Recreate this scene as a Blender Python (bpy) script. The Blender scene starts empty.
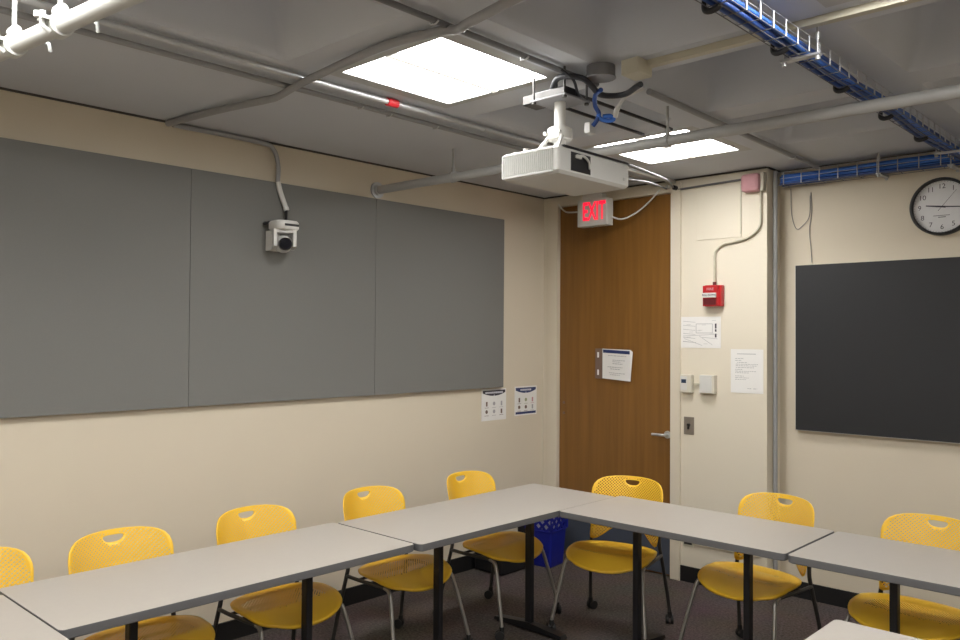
import bpy, bmesh, math, random
from mathutils import Vector, Matrix
random.seed(7)
PI = math.pi
SC = bpy.context.scene
COL = SC.collection

# ------------------------------------------------------------------ materials
def new_mat(name):
    m = bpy.data.materials.new(name); m.use_nodes = True
    nt = m.node_tree; b = nt.nodes['Principled BSDF']
    return m, nt, b

def mat(name, rgb, rough=0.6, metal=0.0, var=0.06, scale=30.0, bump=0.0, bscale=200.0, spec=0.5, emit=None, estr=0.0):
    m, nt, b = new_mat(name)
    N, L = nt.nodes, nt.links
    tc = N.new('ShaderNodeTexCoord')
    nz = N.new('ShaderNodeTexNoise'); nz.inputs['Scale'].default_value = scale; nz.inputs['Detail'].default_value = 4
    L.new(tc.outputs['Object'], nz.inputs['Vector'])
    mx = N.new('ShaderNodeMix'); mx.data_type = 'RGBA'
    mx.inputs['A'].default_value = (*[c*(1-var) for c in rgb], 1)
    mx.inputs['B'].default_value = (*[min(1, c*(1+var)) for c in rgb], 1)
    L.new(nz.outputs['Fac'], mx.inputs['Factor'])
    L.new(mx.outputs['Result'], b.inputs['Base Color'])
    b.inputs['Roughness'].default_value = rough
    b.inputs['Metallic'].default_value = metal
    b.inputs['Specular IOR Level'].default_value = spec
    if bump:
        n2 = N.new('ShaderNodeTexNoise'); n2.inputs['Scale'].default_value = bscale; n2.inputs['Detail'].default_value = 3
        L.new(tc.outputs['Object'], n2.inputs['Vector'])
        bp = N.new('ShaderNodeBump'); bp.inputs['Strength'].default_value = bump; bp.inputs['Distance'].default_value = 0.004
        L.new(n2.outputs['Fac'], bp.inputs['Height']); L.new(bp.outputs['Normal'], b.inputs['Normal'])
    if emit:
        b.inputs['Emission Color'].default_value = (*emit, 1); b.inputs['Emission Strength'].default_value = estr
    return m

M = {}
M['wall'] = mat('wall_paint', (0.61, 0.545, 0.435), 0.75, var=0.025, scale=1.6, bump=0.05, bscale=120)
M['wall2'] = mat('pillar_paint', (0.67, 0.615, 0.505), 0.6, var=0.02, scale=1.6, bump=0.05, bscale=120)
M['trim'] = mat('trim_paint', (0.64, 0.58, 0.47), 0.45, var=0.02, scale=3)
M['ceil'] = mat('concrete_paint', (0.545, 0.565, 0.605), 0.85, var=0.04, scale=2.5, bump=0.12, bscale=60)
M['base'] = mat('black_rubber_base', (0.006, 0.006, 0.007), 0.55)
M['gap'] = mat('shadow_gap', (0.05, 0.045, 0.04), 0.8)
M['panel'] = mat('grey_fabric', (0.168, 0.168, 0.158), 0.9, var=0.05, scale=220, bump=0.25, bscale=500)
M['paneledge'] = mat('panel_edge', (0.14, 0.14, 0.135), 0.85)
M['laminate'] = mat('table_laminate', (0.40, 0.37, 0.335), 0.34, var=0.03, scale=60, spec=0.4)
M['edge'] = mat('table_edge_vinyl', (0.115, 0.115, 0.118), 0.45, var=0.03)
M['blackmetal'] = mat('black_metal', (0.007, 0.007, 0.009), 0.45)
M['steel'] = mat('satin_grey_tube', (0.30, 0.29, 0.275), 0.38, metal=0.75, var=0.03)
M['darksteel'] = mat('dark_tube', (0.05, 0.048, 0.046), 0.45, metal=0.3)
M['rubber'] = mat('black_rubber', (0.010, 0.010, 0.011), 0.6)
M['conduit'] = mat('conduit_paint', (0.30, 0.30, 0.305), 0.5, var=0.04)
M['conduitdark'] = mat('conduit_dark', (0.18, 0.18, 0.19), 0.5, var=0.04)  # darker grey for wires, tray floors and some fittings
M['galv'] = mat('galvanised_steel', (0.55, 0.56, 0.57), 0.38, metal=0.7)
M['pipe'] = mat('pipe_paint', (0.36, 0.36, 0.35), 0.4, var=0.03)
M['whitepipe'] = mat('white_pipe_paint', (0.55, 0.56, 0.54), 0.4, var=0.03)
M['white'] = mat('white_plastic', (0.60, 0.595, 0.57), 0.45, var=0.02)
M['offwhite'] = mat('cream_plastic', (0.62, 0.59, 0.50), 0.45, var=0.02)
M['creampaint'] = mat('cream_raceway', (0.50, 0.47, 0.37), 0.5, var=0.02)
M['paper'] = mat('paper', (0.74, 0.73, 0.71), 0.7, var=0.02)
M['ink'] = mat('ink_grey', (0.36, 0.36, 0.37), 0.7)
M['inkdark'] = mat('ink_dark', (0.035, 0.03, 0.045), 0.6)
M['navy'] = mat('ink_navy', (0.02, 0.035, 0.12), 0.6)
M['inkwhite'] = mat('ink_pale', (0.6, 0.6, 0.65), 0.6)
M['inkbrown'] = mat('ink_brown', (0.16, 0.11, 0.09), 0.7)
M['inkgreen'] = mat('ink_green', (0.30, 0.33, 0.20), 0.7)
M['black'] = mat('black_plastic', (0.012, 0.012, 0.014), 0.4)
M['board'] = mat('blackboard_surface', (0.011, 0.0115, 0.014), 0.6, var=0.08, scale=3)
M['alu'] = mat('aluminium', (0.55, 0.55, 0.54), 0.35, metal=0.6)
M['red'] = mat('fire_red', (0.42, 0.012, 0.015), 0.35)
M['darkred'] = mat('fire_red_dark', (0.10, 0.008, 0.01), 0.4)
M['pink'] = mat('pink_cover', (0.50, 0.26, 0.285), 0.7, var=0.05)
M['kick'] = mat('kick_plate', (0.085, 0.10, 0.135), 0.35, metal=0.3)
M['bluebin'] = mat('blue_plastic', (0.008, 0.014, 0.24), 0.4)
M['bluecable'] = mat('blue_cable', (0.04, 0.16, 0.58), 0.45, var=0.25, scale=14)
M['bluecabledk'] = mat('navy_cable', (0.02, 0.065, 0.26), 0.45, var=0.25, scale=14)
M['blackcable'] = mat('black_cable', (0.015, 0.016, 0.022), 0.5)
M['clockface'] = mat('clock_face', (0.66, 0.66, 0.67), 0.35)
M['lens'] = mat('lens_glass', (0.008, 0.008, 0.012), 0.06)
M['projgrey'] = mat('projector_white', (0.55, 0.55, 0.53), 0.5, var=0.02)
M['projrib'] = mat('projector_vent', (0.46, 0.46, 0.445), 0.5, var=0.02)
M['trough'] = mat('troffer_frame', (0.42, 0.42, 0.41), 0.5, var=0.02)
M['holder'] = mat('bronze_plastic', (0.17, 0.11, 0.085), 0.45)
M['exitbox'] = mat('exit_housing', (0.55, 0.54, 0.50), 0.45)
M['redglow'] = mat('exit_letters', (0.5, 0.0, 0.02), 0.5, emit=(1.0, 0.006, 0.035), estr=0.75)
M['redcap'] = mat('red_coupling', (0.55, 0.02, 0.03), 0.4)
M['cablegrey'] = mat('grey_cable', (0.13, 0.13, 0.13), 0.55)
M['screen'] = mat('lcd_screen', (0.03, 0.05, 0.09), 0.2)

def carpet():
    m, nt, b = new_mat('carpet')
    N, L = nt.nodes, nt.links
    tc = N.new('ShaderNodeTexCoord')
    n1 = N.new('ShaderNodeTexNoise'); n1.inputs['Scale'].default_value = 70; n1.inputs['Detail'].default_value = 5; n1.inputs['Roughness'].default_value = 0.7
    n2 = N.new('ShaderNodeTexNoise'); n2.inputs['Scale'].default_value = 3
    L.new(tc.outputs['Object'], n1.inputs['Vector']); L.new(tc.outputs['Object'], n2.inputs['Vector'])
    r = N.new('ShaderNodeValToRGB'); e = r.color_ramp.elements
    e[0].position = 0.34; e[0].color = (0.050, 0.039, 0.036, 1)
    e[1].position = 0.68; e[1].color = (0.165, 0.135, 0.125, 1)
    L.new(n1.outputs['Fac'], r.inputs['Fac'])
    mx = N.new('ShaderNodeMix'); mx.data_type = 'RGBA'; mx.blend_type = 'MULTIPLY'; mx.inputs['Factor'].default_value = 0.35
    L.new(r.outputs['Color'], mx.inputs['A']); L.new(n2.outputs['Color'], mx.inputs['B'])
    L.new(mx.outputs['Result'], b.inputs['Base Color'])
    b.inputs['Roughness'].default_value = 0.95; b.inputs['Specular IOR Level'].default_value = 0.1
    bp = N.new('ShaderNodeBump'); bp.inputs['Strength'].default_value = 0.5; bp.inputs['Distance'].default_value = 0.006
    L.new(n1.outputs['Fac'], bp.inputs['Height']); L.new(bp.outputs['Normal'], b.inputs['Normal'])
    return m
M['carpet'] = carpet()

def wood():
    m, nt, b = new_mat('oak_veneer')
    N, L = nt.nodes, nt.links
    tc = N.new('ShaderNodeTexCoord')
    mp = N.new('ShaderNodeMapping'); mp.inputs['Scale'].default_value = (14, 14, 0.55)
    L.new(tc.outputs['Object'], mp.inputs['Vector'])
    n1 = N.new('ShaderNodeTexNoise'); n1.inputs['Scale'].default_value = 2.2; n1.inputs['Detail'].default_value = 6; n1.inputs['Distortion'].default_value = 0.6
    L.new(mp.outputs['Vector'], n1.inputs['Vector'])
    r = N.new('ShaderNodeValToRGB'); e = r.color_ramp.elements
    e[0].position = 0.30; e[0].color = (0.170, 0.075, 0.013, 1)
    e[1].position = 0.75; e[1].color = (0.225, 0.102, 0.020, 1)
    L.new(n1.outputs['Fac'], r.inputs['Fac']); L.new(r.outputs['Color'], b.inputs['Base Color'])
    b.inputs['Roughness'].default_value = 0.38
    return m
M['wood'] = wood()

def yellow(perf):
    m, nt, b = new_mat('yellow_shell' + ('_perforated' if perf else ''))
    N, L = nt.nodes, nt.links
    b.inputs['Roughness'].default_value = 0.42
    b.inputs['Base Color'].default_value = (0.86, 0.47, 0.035, 1)
    tc = N.new('ShaderNodeTexCoord')
    nz = N.new('ShaderNodeTexNoise'); nz.inputs['Scale'].default_value = 9
    L.new(tc.outputs['Object'], nz.inputs['Vector'])
    mx = N.new('ShaderNodeMix'); mx.data_type = 'RGBA'
    mx.inputs['A'].default_value = (0.84, 0.505, 0.030, 1); mx.inputs['B'].default_value = (0.90, 0.555, 0.040, 1)
    L.new(nz.outputs['Fac'], mx.inputs['Factor']); L.new(mx.outputs['Result'], b.inputs['Base Color'])
    if perf:
        uv = N.new('ShaderNodeUVMap'); uv.uv_map = 'UVMap'
        sep = N.new('ShaderNodeSeparateXYZ'); L.new(uv.outputs['UV'], sep.inputs['Vector'])
        def mth(op, a, c=None):
            n = N.new('ShaderNodeMath'); n.operation = op
            for i, v in enumerate((a, c)):
                if v is None: continue
                if isinstance(v, (int, float)): n.inputs[i].default_value = v
                else: L.new(v, n.inputs[i])
            return n.outputs[0]
        P = 0.0170
        a = mth('DIVIDE', mth('ADD', sep.outputs['X'], sep.outputs['Y']), P)
        c = mth('DIVIDE', mth('SUBTRACT', sep.outputs['X'], sep.outputs['Y']), P)
        ia = mth('LESS_THAN', mth('FRACT', a), 0.66)
        ic = mth('LESS_THAN', mth('FRACT', c), 0.50)
        at = N.new('ShaderNodeAttribute'); at.attribute_name = 'perf'
        hole = mth('MULTIPLY', mth('MULTIPLY', ia, ic), mth('GREATER_THAN', at.outputs['Fac'], 0.5))
        tr = N.new('ShaderNodeBsdfTransparent')
        ms = N.new('ShaderNodeMixShader'); L.new(hole, ms.inputs[0])
        L.new(b.outputs['BSDF'], ms.inputs[1]); L.new(tr.outputs['BSDF'], ms.inputs[2])
        L.new(ms.outputs[0], N['Material Output'].inputs['Surface'])
    return m
M['yellow'] = yellow(False)
M['yellowperf'] = yellow(True)

def emitter(name, rgb, s):
    m, nt, b = new_mat(name)
    b.inputs['Base Color'].default_value = (0.8, 0.8, 0.8, 1)
    b.inputs['Emission Color'].default_value = (*rgb, 1); b.inputs['Emission Strength'].default_value = s
    return m
LIGHT = 13.0
M['diffuser'] = emitter('light_diffuser', (1.0, 0.985, 0.955), LIGHT)
M['diffuserbar'] = emitter('light_diffuser_bar', (1.0, 0.96, 0.88), LIGHT*0.03)

# ------------------------------------------------------------------ mesh builder
class MB:
    def __init__(s):
        s.v, s.f, s.mi, s.sm = [], [], [], []
    def add(s, vs, fs, mi=0, sm=False):
        o = len(s.v); s.v += [tuple(v) for v in vs]
        for f in fs:
            s.f.append([i + o for i in f]); s.mi.append(mi); s.sm.append(sm)
        return s
    def box(s, x0, x1, y0, y1, z0, z1, mi=0, bev=0.0):
        if bev > 0:
            bm = bmesh.new()
            bmesh.ops.create_cube(bm, size=1.0)
            for v in bm.verts:
                v.co = Vector(((x0+x1)/2 + v.co.x*(x1-x0), (y0+y1)/2 + v.co.y*(y1-y0), (z0+z1)/2 + v.co.z*(z1-z0)))
            bmesh.ops.bevel(bm, geom=list(bm.edges), offset=bev, segments=2, affect='EDGES', profile=0.5)
            bm.verts.index_update()
            s.add([v.co.copy() for v in bm.verts], [[v.index for v in f.verts] for f in bm.faces], mi, False)
            bm.free(); return s
        vs = [(x, y, z) for x in (x0, x1) for y in (y0, y1) for z in (z0, z1)]
        fs = [(0,1,3,2), (4,6,7,5), (0,4,5,1), (2,3,7,6), (0,2,6,4), (1,5,7,3)]
        return s.add(vs, fs, mi)
    def tube(s, pts, r, n=8, mi=0, cap=True):
        pts = [Vector(p) for p in pts]; rr = r if isinstance(r, (list, tuple)) else [r]*len(pts)
        rings = []; t0 = (pts[1]-pts[0]).normalized()
        up = Vector((0,0,1)) if abs(t0.z) < 0.9 else Vector((1,0,0))
        a = t0.cross(up).normalized()
        for i, p in enumerate(pts):
            if i == 0: t = pts[1]-pts[0]
            elif i == len(pts)-1: t = pts[-1]-pts[-2]
            else: t = (pts[i+1]-pts[i]).normalized() + (pts[i]-pts[i-1]).normalized()
            t = t.normalized(); a = (a - t*a.dot(t)).normalized(); b = t.cross(a)
            rings.append([p + (a*math.cos(2*PI*k/n) + b*math.sin(2*PI*k/n))*rr[i] for k in range(n)])
        vs = [v for R in rings for v in R]; fs = []
        for i in range(len(pts)-1):
            for k in range(n):
                fs.append((i*n+k, i*n+(k+1)%n, (i+1)*n+(k+1)%n, (i+1)*n+k))
        s.add(vs, fs, mi, True)
        if cap:
            s.add(rings[0], [list(range(n))[::-1]], mi); s.add(rings[-1], [list(range(n))], mi)
        return s
    def cyl(s, p0, p1, r, n=16, mi=0, r1=None):
        return s.tube([p0, p1], [r, r if r1 is None else r1], n, mi)
    def prism(s, poly, y0, y1, mi=0, axis='y'):
        """extrude a 2D polygon (a,b) along an axis"""
        def mk(a, b, d):
            return {'y': (a, d, b), 'x': (d, a, b), 'z': (a, b, d)}[axis]
        n = len(poly)
        vs = [mk(a, b, y0) for a, b in poly] + [mk(a, b, y1) for a, b in poly]
        fs = [list(range(n)), list(range(n, 2*n))[::-1]] + [(i, (i+1)%n, n+(i+1)%n, n+i) for i in range(n)]
        return s.add(vs, fs, mi)
    def loft(s, rings, mi=0, sm=True, cap=True):
        n = len(rings[0]); vs = [v for R in rings for v in R]; fs = []
        for i in range(len(rings)-1):
            for k in range(n):
                fs.append((i*n+k, i*n+(k+1)%n, (i+1)*n+(k+1)%n, (i+1)*n+k))
        s.add(vs, fs, mi, sm)
        if cap:
            s.add(rings[0], [list(range(n))[::-1]], mi); s.add(rings[-1], [list(range(n))], mi)
        return s
    def build(s, name, mats, parent=None, uv=None, attr=None, fixn=True):
        me = bpy.data.meshes.new(name)
        me.from_pydata(s.v, [], s.f)
        if not isinstance(mats, (list, tuple)): mats = [mats]
        for m in mats: me.materials.append(m)
        for p, mi, sm in zip(me.polygons, s.mi, s.sm):
            p.material_index = mi; p.use_smooth = sm
        if fixn:
            bm = bmesh.new(); bm.from_mesh(me); bmesh.ops.recalc_face_normals(bm, faces=bm.faces); bm.to_mesh(me); bm.free()
        if uv:
            l = me.uv_layers.new(name='UVMap')
            for lp in me.loops: l.data[lp.index].uv = uv[lp.vertex_index]
        if attr:
            a = me.attributes.new('perf', 'FLOAT', 'POINT')
            for i, v in enumerate(attr): a.data[i].value = v
        me.update()
        o = bpy.data.objects.new(name, me); COL.objects.link(o)
        if parent: o.parent = parent
        return o

def curve_pts(pts, sub=6):
    P = [Vector(p) for p in pts]
    if len(P) < 3: return P
    out = []; Q = [P[0]*2-P[1]] + P + [P[-1]*2-P[-2]]
    for i in range(1, len(Q)-2):
        a, b, c, d = Q[i-1:i+3]
        for k in range(sub):
            t = k/sub
            out.append(0.5*((2*b) + (c-a)*t + (2*a-5*b+4*c-d)*t*t + (3*b-a-3*c+d)*t**3))
    out.append(P[-1]); return out

def bend_pts(pts, rad=0.06, k=5):
    """polyline with rounded corners"""
    P = [Vector(p) for p in pts]; out = [P[0]]
    for i in range(1, len(P)-1):
        a = (P[i-1]-P[i]); c = (P[i+1]-P[i]); d = min(rad, a.length*0.45, c.length*0.45)
        A = P[i] + a.normalized()*d; C = P[i] + c.normalized()*d
        for j in range(k+1):
            t = j/k; out.append(A*(1-t)**2 + P[i]*2*t*(1-t) + C*t*t)
    out.append(P[-1]); return out

def rrect(x0, x1, y0, y1, r, k=5):
    out = []
    for cx, cy, a0 in ((x1-r, y1-r, 0), (x0+r, y1-r, PI/2), (x0+r, y0+r, PI), (x1-r, y0+r, 1.5*PI)):
        for j in range(k+1):
            a = a0 + j/k*PI/2; out.append((cx + r*math.cos(a), cy + r*math.sin(a)))
    return out

def circ(cx, cy, r, n=32):
    return [(cx + r*math.cos(2*PI*i/n), cy + r*math.sin(2*PI*i/n)) for i in range(n)]

def text_mb(mb, body, size, x, y, z, mi=0, depth=0.001, sx=1.0, bold=0.0):
    """text facing -y, centred at x,z, standing at y"""
    cu = bpy.data.curves.new('lettering', 'FONT'); cu.body = body; cu.size = size; cu.align_x = 'CENTER'; cu.align_y = 'CENTER'
    cu.resolution_u = 3; cu.offset = bold
    o = bpy.data.objects.new('lettering', cu); COL.objects.link(o)
    dg = bpy.context.evaluated_depsgraph_get(); dg.update()
    me = o.evaluated_get(dg).to_mesh()
    vs = [(x + v.co.x*sx, y, z + v.co.y) for v in me.vertices]; fs = [list(p.vertices) for p in me.polygons]
    o.evaluated_get(dg).to_mesh_clear()
    bpy.data.objects.remove(o); bpy.data.curves.remove(cu)
    mb.add(vs, fs, mi)

def thing(name, label, cat, loc=(0,0,0), rotz=0.0, group=None):
    o = bpy.data.objects.new(name, None); COL.objects.link(o); o.empty_display_size = 0.1
    o.location = loc; o.rotation_euler = (0, 0, rotz); o['label'] = label; o['category'] = cat
    if group: o['group'] = group
    return o
def tag(o, label, cat, group=None, kind=None):
    o['label'] = label; o['category'] = cat
    if group: o['group'] = group
    if kind: o['kind'] = kind
    return o
def struct(o, label=None, cat=None):
    o['kind'] = 'structure'
    if label: o['label'] = label
    if cat: o['category'] = cat
    return o
def dup(root, loc, rotz, label, group=None):
    r = root.copy(); COL.objects.link(r); r.location = loc; r.rotation_euler = (0, 0, rotz); r['label'] = label
    if group: r['group'] = group
    for ch in list(root.children):
        c = ch.copy(); COL.objects.link(c); c.parent = r
        for g in list(ch.children):
            d = g.copy(); COL.objects.link(d); d.parent = c
    return r

# ------------------------------------------------------------------ room
H = 2.763            # underside of the ceiling ribs
RX, RY, D = 6.9, -7.1, 0.20
PX = 1.824           # pillar edge
T = 0.12
struct(MB().box(-T, RX+T, RY-T, D+T, -0.1, 0).build('floor', M['carpet']), 'dark brown-grey speckled carpet floor', 'floor')
struct(MB().box(-T, 0, RY-T, D+T, 0, H+0.45).build('wall_left', M['wall']), 'beige painted wall on the left carrying the grey panels', 'wall')
# back wall with the door opening, right face returns into the recess
mb = MB()
mb.box(0, 0.10, 0, D+T, 0, H+0.1)
mb.box(0.10, 1.18, 0, D+T, 2.70, H+0.1)
mb.box(1.18, PX, 0, D+T, 0, H+0.1)
struct(mb.build('wall_back', M['wall2']), 'cream painted wall around the wooden door', 'wall')
struct(MB().box(PX, RX+T, D, D+T, 0, H+0.1).build('wall_recess', M['wall']), 'beige wall carrying the black board and clock', 'wall')
struct(MB().box(RX, RX+T, RY-T, D, 0, H+0.45).build('wall_right', M['wall']), 'beige wall on the right side of the room', 'wall')
struct(MB().box(0, RX, RY-T, RY, 0, H+0.45).build('wall_front', M['wall']), 'beige wall behind the viewer', 'wall')
struct(MB().box(0.10, 1.18, D, D+T, 0, 2.70).build('trim_door_backing', M['gap']))

# ---- waffle ceiling
CX = [1.61 + 0.9*i for i in range(6)]
CY = [-0.88 - 0.9*j for j in range(7)]
HX, HY = 0.36, 0.355
LIT = {(0,0), (0,2), (0,4), (0,6), (2,2), (2,4), (2,6), (4,0), (4,2), (4,4), (4,6)}
mb = MB()
xs = sorted([-T, RX+T] + [c+s*HX for c in CX for s in (-1,1)])
ys = sorted([RY-T, D+T] + [c+s*HY for c in CY for s in (-1,1)])
for i in range(len(xs)-1):
    for j in range(len(ys)-1):
        xm, ym = (xs[i]+xs[i+1])/2, (ys[j]+ys[j+1])/2
        inside = any(abs(xm-c) < HX for c in CX) and any(abs(ym-c) < HY for c in CY)
        if inside: continue
        mb.add([(xs[i],ys[j],H),(xs[i+1],ys[j],H),(xs[i+1],ys[j+1],H),(xs[i],ys[j+1],H)], [(0,3,2,1)])
for ix, cx in enumerate(CX):
    for iy, cy in enumerate(CY):
        if (ix, iy) in LIT:
            R0 = [(cx-HX,cy-HY,H),(cx+HX,cy-HY,H),(cx+HX,cy+HY,H),(cx-HX,cy+HY,H)]
            R1 = [(x,y,H+0.12) for x,y,_ in R0]
            mb.loft([R0, R1], sm=False, cap=False); mb.add(R1, [(0,1,2,3)])
            continue
        rings = []
        for ins, dz, rr in ((0,0,0.02), (0.028,0.030,0.03), (0.085,0.25,0.08), (0.115,0.285,0.10)):
            rings.append([(x,y,H+dz) for x,y in rrect(cx-HX+ins, cx+HX-ins, cy-HY+ins, cy+HY-ins, rr, 4)])
        # square opening to first ring
        mb.loft(rings, sm=True, cap=False); mb.add(rings[-1], [list(range(len(rings[-1])))])
        n = 5
        cor = [(cx+HX,cy+HY,H),(cx-HX,cy+HY,H),(cx-HX,cy-HY,H),(cx+HX,cy-HY,H)]
        for q in range(4):
            arc = rings[0][q*n:(q+1)*n]
            for k in range(n-1): mb.add([cor[q], arc[k], arc[k+1]], [(0,1,2)])
ceil_o = mb.build('ceiling', M['ceil'], fixn=False)
struct(ceil_o, 'grey waffle concrete ceiling with square recesses', 'ceiling')
struct(MB().box(-T, RX+T, RY-T, D+T, H+0.42, H+0.5).build('ceiling_slab', M['ceil']))

# ---- trims along ceiling, baseboards
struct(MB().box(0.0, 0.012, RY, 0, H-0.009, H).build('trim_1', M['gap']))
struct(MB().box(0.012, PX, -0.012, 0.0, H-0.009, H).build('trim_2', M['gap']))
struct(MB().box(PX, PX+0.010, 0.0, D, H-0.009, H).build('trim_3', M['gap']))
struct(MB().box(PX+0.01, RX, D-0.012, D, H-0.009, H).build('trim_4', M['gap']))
struct(MB().box(0.0, 0.012, RY, -0.012, 0, 0.105).build('baseboard_left', M['base']))
struct(MB().box(1.215, PX+0.012, -0.012, 0.0, 0, 0.105).build('baseboard_back', M['base']))
struct(MB().box(PX, PX+0.012, 0.0, D-0.012, 0, 0.105).build('baseboard_return', M['base']))
struct(MB().box(PX+0.012, RX, D-0.012, D, 0, 0.105).build('baseboard_recess', M['base']))

# ---- door and its frame
mb = MB()
mb.box(0.035, 0.070, -0.012, 0.0, 0, 2.735); mb.box(0.070, 0.150, -0.022, 0.10, 0, 2.735)
mb.box(1.142, 1.215, -0.022, 0.10, 0, 2.735)
mb.box(0.150, 1.142, -0.022, 0.10, 2.675, 2.735)
struct(mb.build('trim_door_frame', M['trim']), 'cream painted metal door frame', 'door frame')
door = thing('door_1', 'tall brown oak veneer door with lever handle beside cream pillar', 'door', (0.641, 0.0, 0)); door['kind'] = 'structure'
MB().box(-0.487, 0.499, 0.012, 0.057, 0.008, 2.672).build('door_leaf', M['wood'], door)
MB().box(-0.470, 0.482, 0.0085, 0.012, 0.015, 0.265, bev=0.001).build('kick_plate', M['kick'], door)
mb = MB(); mb.tube(bend_pts([(0.463,0.012,0.985),(0.463,-0.045,0.985),(0.372,-0.050,0.985)], 0.02), 0.0095, 10)
mb.cyl((0.463,0.0125,0.985),(0.463,0.002,0.985),0.026,18)
MB.build(mb, 'door_handle', M['alu'], door)
for z in (1.155, 1.075):
    mb = MB(); mb.cyl((-0.445,0.0125,z),(-0.445,0.006,z),0.010,12); mb.build('bolt_cap', M['holder'], door)

# ------------------------------------------------------------------ wall panels
def wall_panel(y0, y1, label):
    t = thing('acoustic_panel', label, 'wall panel', (0, (y0+y1)/2, 1.287), PI/2, 'grey fabric panels on the left wall')
    w = (y1-y0)/2 - 0.0015
    mb = MB(); mb.box(-w, w, -0.034, -0.030, 0.0, 1.246); mb.build('fabric_face', M['panel'], t)
    mb = MB(); mb.box(-w, w, -0.030, -0.0005, 0.0, 1.246); mb.build('frame', M['paneledge'], t)
wall_panel(-1.745, -0.514, 'grey fabric wall panel nearest the room corner and door')
wall_panel(-2.993, -1.745, 'grey fabric wall panel behind the white camera')
wall_panel(-4.24, -2.993, 'grey fabric wall panel left of the camera, at the left picture edge')

# ------------------------------------------------------------------ lights
for (ix, iy) in sorted(LIT):
    cx, cy = CX[ix], CY[iy]
    lab = {(0,2): 'glowing square ceiling light left of the projector',
           (0,0): 'glowing square ceiling light near the door behind the grey pipe'}.get((ix,iy), 'square ceiling light out of view, row %s from left wall, %s from door' % ('first second third fourth fifth'.split()[ix//2], 'first second third fourth'.split()[iy//2]))
    t = thing('ceiling_light', lab, 'ceiling light', (cx, cy, H), 0, 'square ceiling troffers')
    LX, LY = 0.296, 0.312
    mb = MB()
    a, b = (-HX, HX, -HY, HY), (-LX, LX, -LY, LY)
    mb.box(-HX, -LX, -HY, HY, 0.0, 0.02); mb.box(LX, HX, -HY, HY, 0.0, 0.02)
    mb.box(-LX, LX, -HY, -LY, 0.0, 0.02); mb.box(-LX, LX, LY, HY, 0.0, 0.02)
    mb.build('frame', M['trough'], t)
    for s in (-1, 1):
        mb = MB(); x0, x1 = sorted((s*0.035, s*LX))
        mb.box(x0, x1, -LY, LY, 0.008, 0.014); mb.build('diffuser', M['diffuser'], t)
    mb = MB(); mb.prism([(-0.035,0.010),(-0.012,-0.004),(0.012,-0.004),(0.035,0.010),(0.035,0.016),(-0.035,0.016)], -LY, LY)
    mb.build('centre_bar', M['diffuserbar'], t)

# ------------------------------------------------------------------ tables
TH = 0.74
def make_table(length, depth, label, loc, rotz, inset=0.385):
    """length along local x, depth along local y, T legs"""
    t = thing('training_table', label, 'table', loc, rotz, 'grey topped tables')
    L2, W2 = length/2, depth/2
    top = MB(); poly = rrect(-L2+0.0012, L2-0.0012, -W2+0.0012, W2-0.0012, 0.019)
    top.prism(poly, TH-0.004, TH, axis='z'); tp = top.build('tabletop', M['laminate'], t)
    e = MB(); po = rrect(-L2, L2, -W2, W2, 0.02)
    r = lambda ins, z: [(x*(1-ins/L2), y*(1-ins/W2), z) for x, y in po]
    e.loft([r(0.006, TH-0.034), r(0.0, TH-0.030), r(0.0, TH-0.003), r(0.0008, TH-0.0008)], sm=False)
    e.build('edge_band', M['edge'], t)
    xl = L2 - inset
    for s in (-1, 1):
        lg = MB(); lg.box(s*xl-0.0165, s*xl+0.0165, -0.022, 0.022, 0.045, TH-0.055, bev=0.006)
        lg.box(s*xl-0.03, s*xl+0.03, -0.20, 0.20, TH-0.055, TH-0.034)
        leg = lg.build('leg', M['blackmetal'], t)
        ft = MB(); prof = [(-0.25,0.012),(-0.238,0.030),(0,0.052),(0.238,0.030),(0.25,0.012)]
        ft.prism(prof, s*xl-0.026, s*xl+0.026, axis='x'); ft.build('foot', M['blackmetal'], leg)
        for q in (-1, 1):
            c = MB(); c.cyl((s*xl, q*0.225, 0.0), (s*xl, q*0.225, 0.016), 0.018, 12); c.build('glide', M['rubber'], leg)
    bm_ = MB(); bm_.box(-xl+0.03, xl-0.03, -0.02, 0.02, TH-0.085, TH-0.040); bm_.build('crossbar', M['blackmetal'], t)
    return t
make_table(1.53, 0.612, 'grey topped table filling the room corner, in front of the nearest-corner chair', (1.079, -1.824, 0), PI/2, 0.405)
make_table(1.492, 0.605, 'long grey topped table parallel to the left wall below the camera', (1.056, -3.344, 0), PI/2, 0.36)
make_table(1.222, 0.592, 'grey topped table in front of the wooden door and pillar', (1.997, -1.305, 0), 0, 0.302)
make_table(1.50, 0.60, 'grey topped table under the black board at the right picture edge', (3.370, -1.308, 0), 0, 0.34)
make_table(1.50, 0.60, 'near table whose rounded corner shows at lower right', (3.810, -2.578, 0), 0)
make_table(1.52, 0.61, 'near table cut off at the lower left picture corner', (1.590, -4.401, 0), 0)

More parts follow.
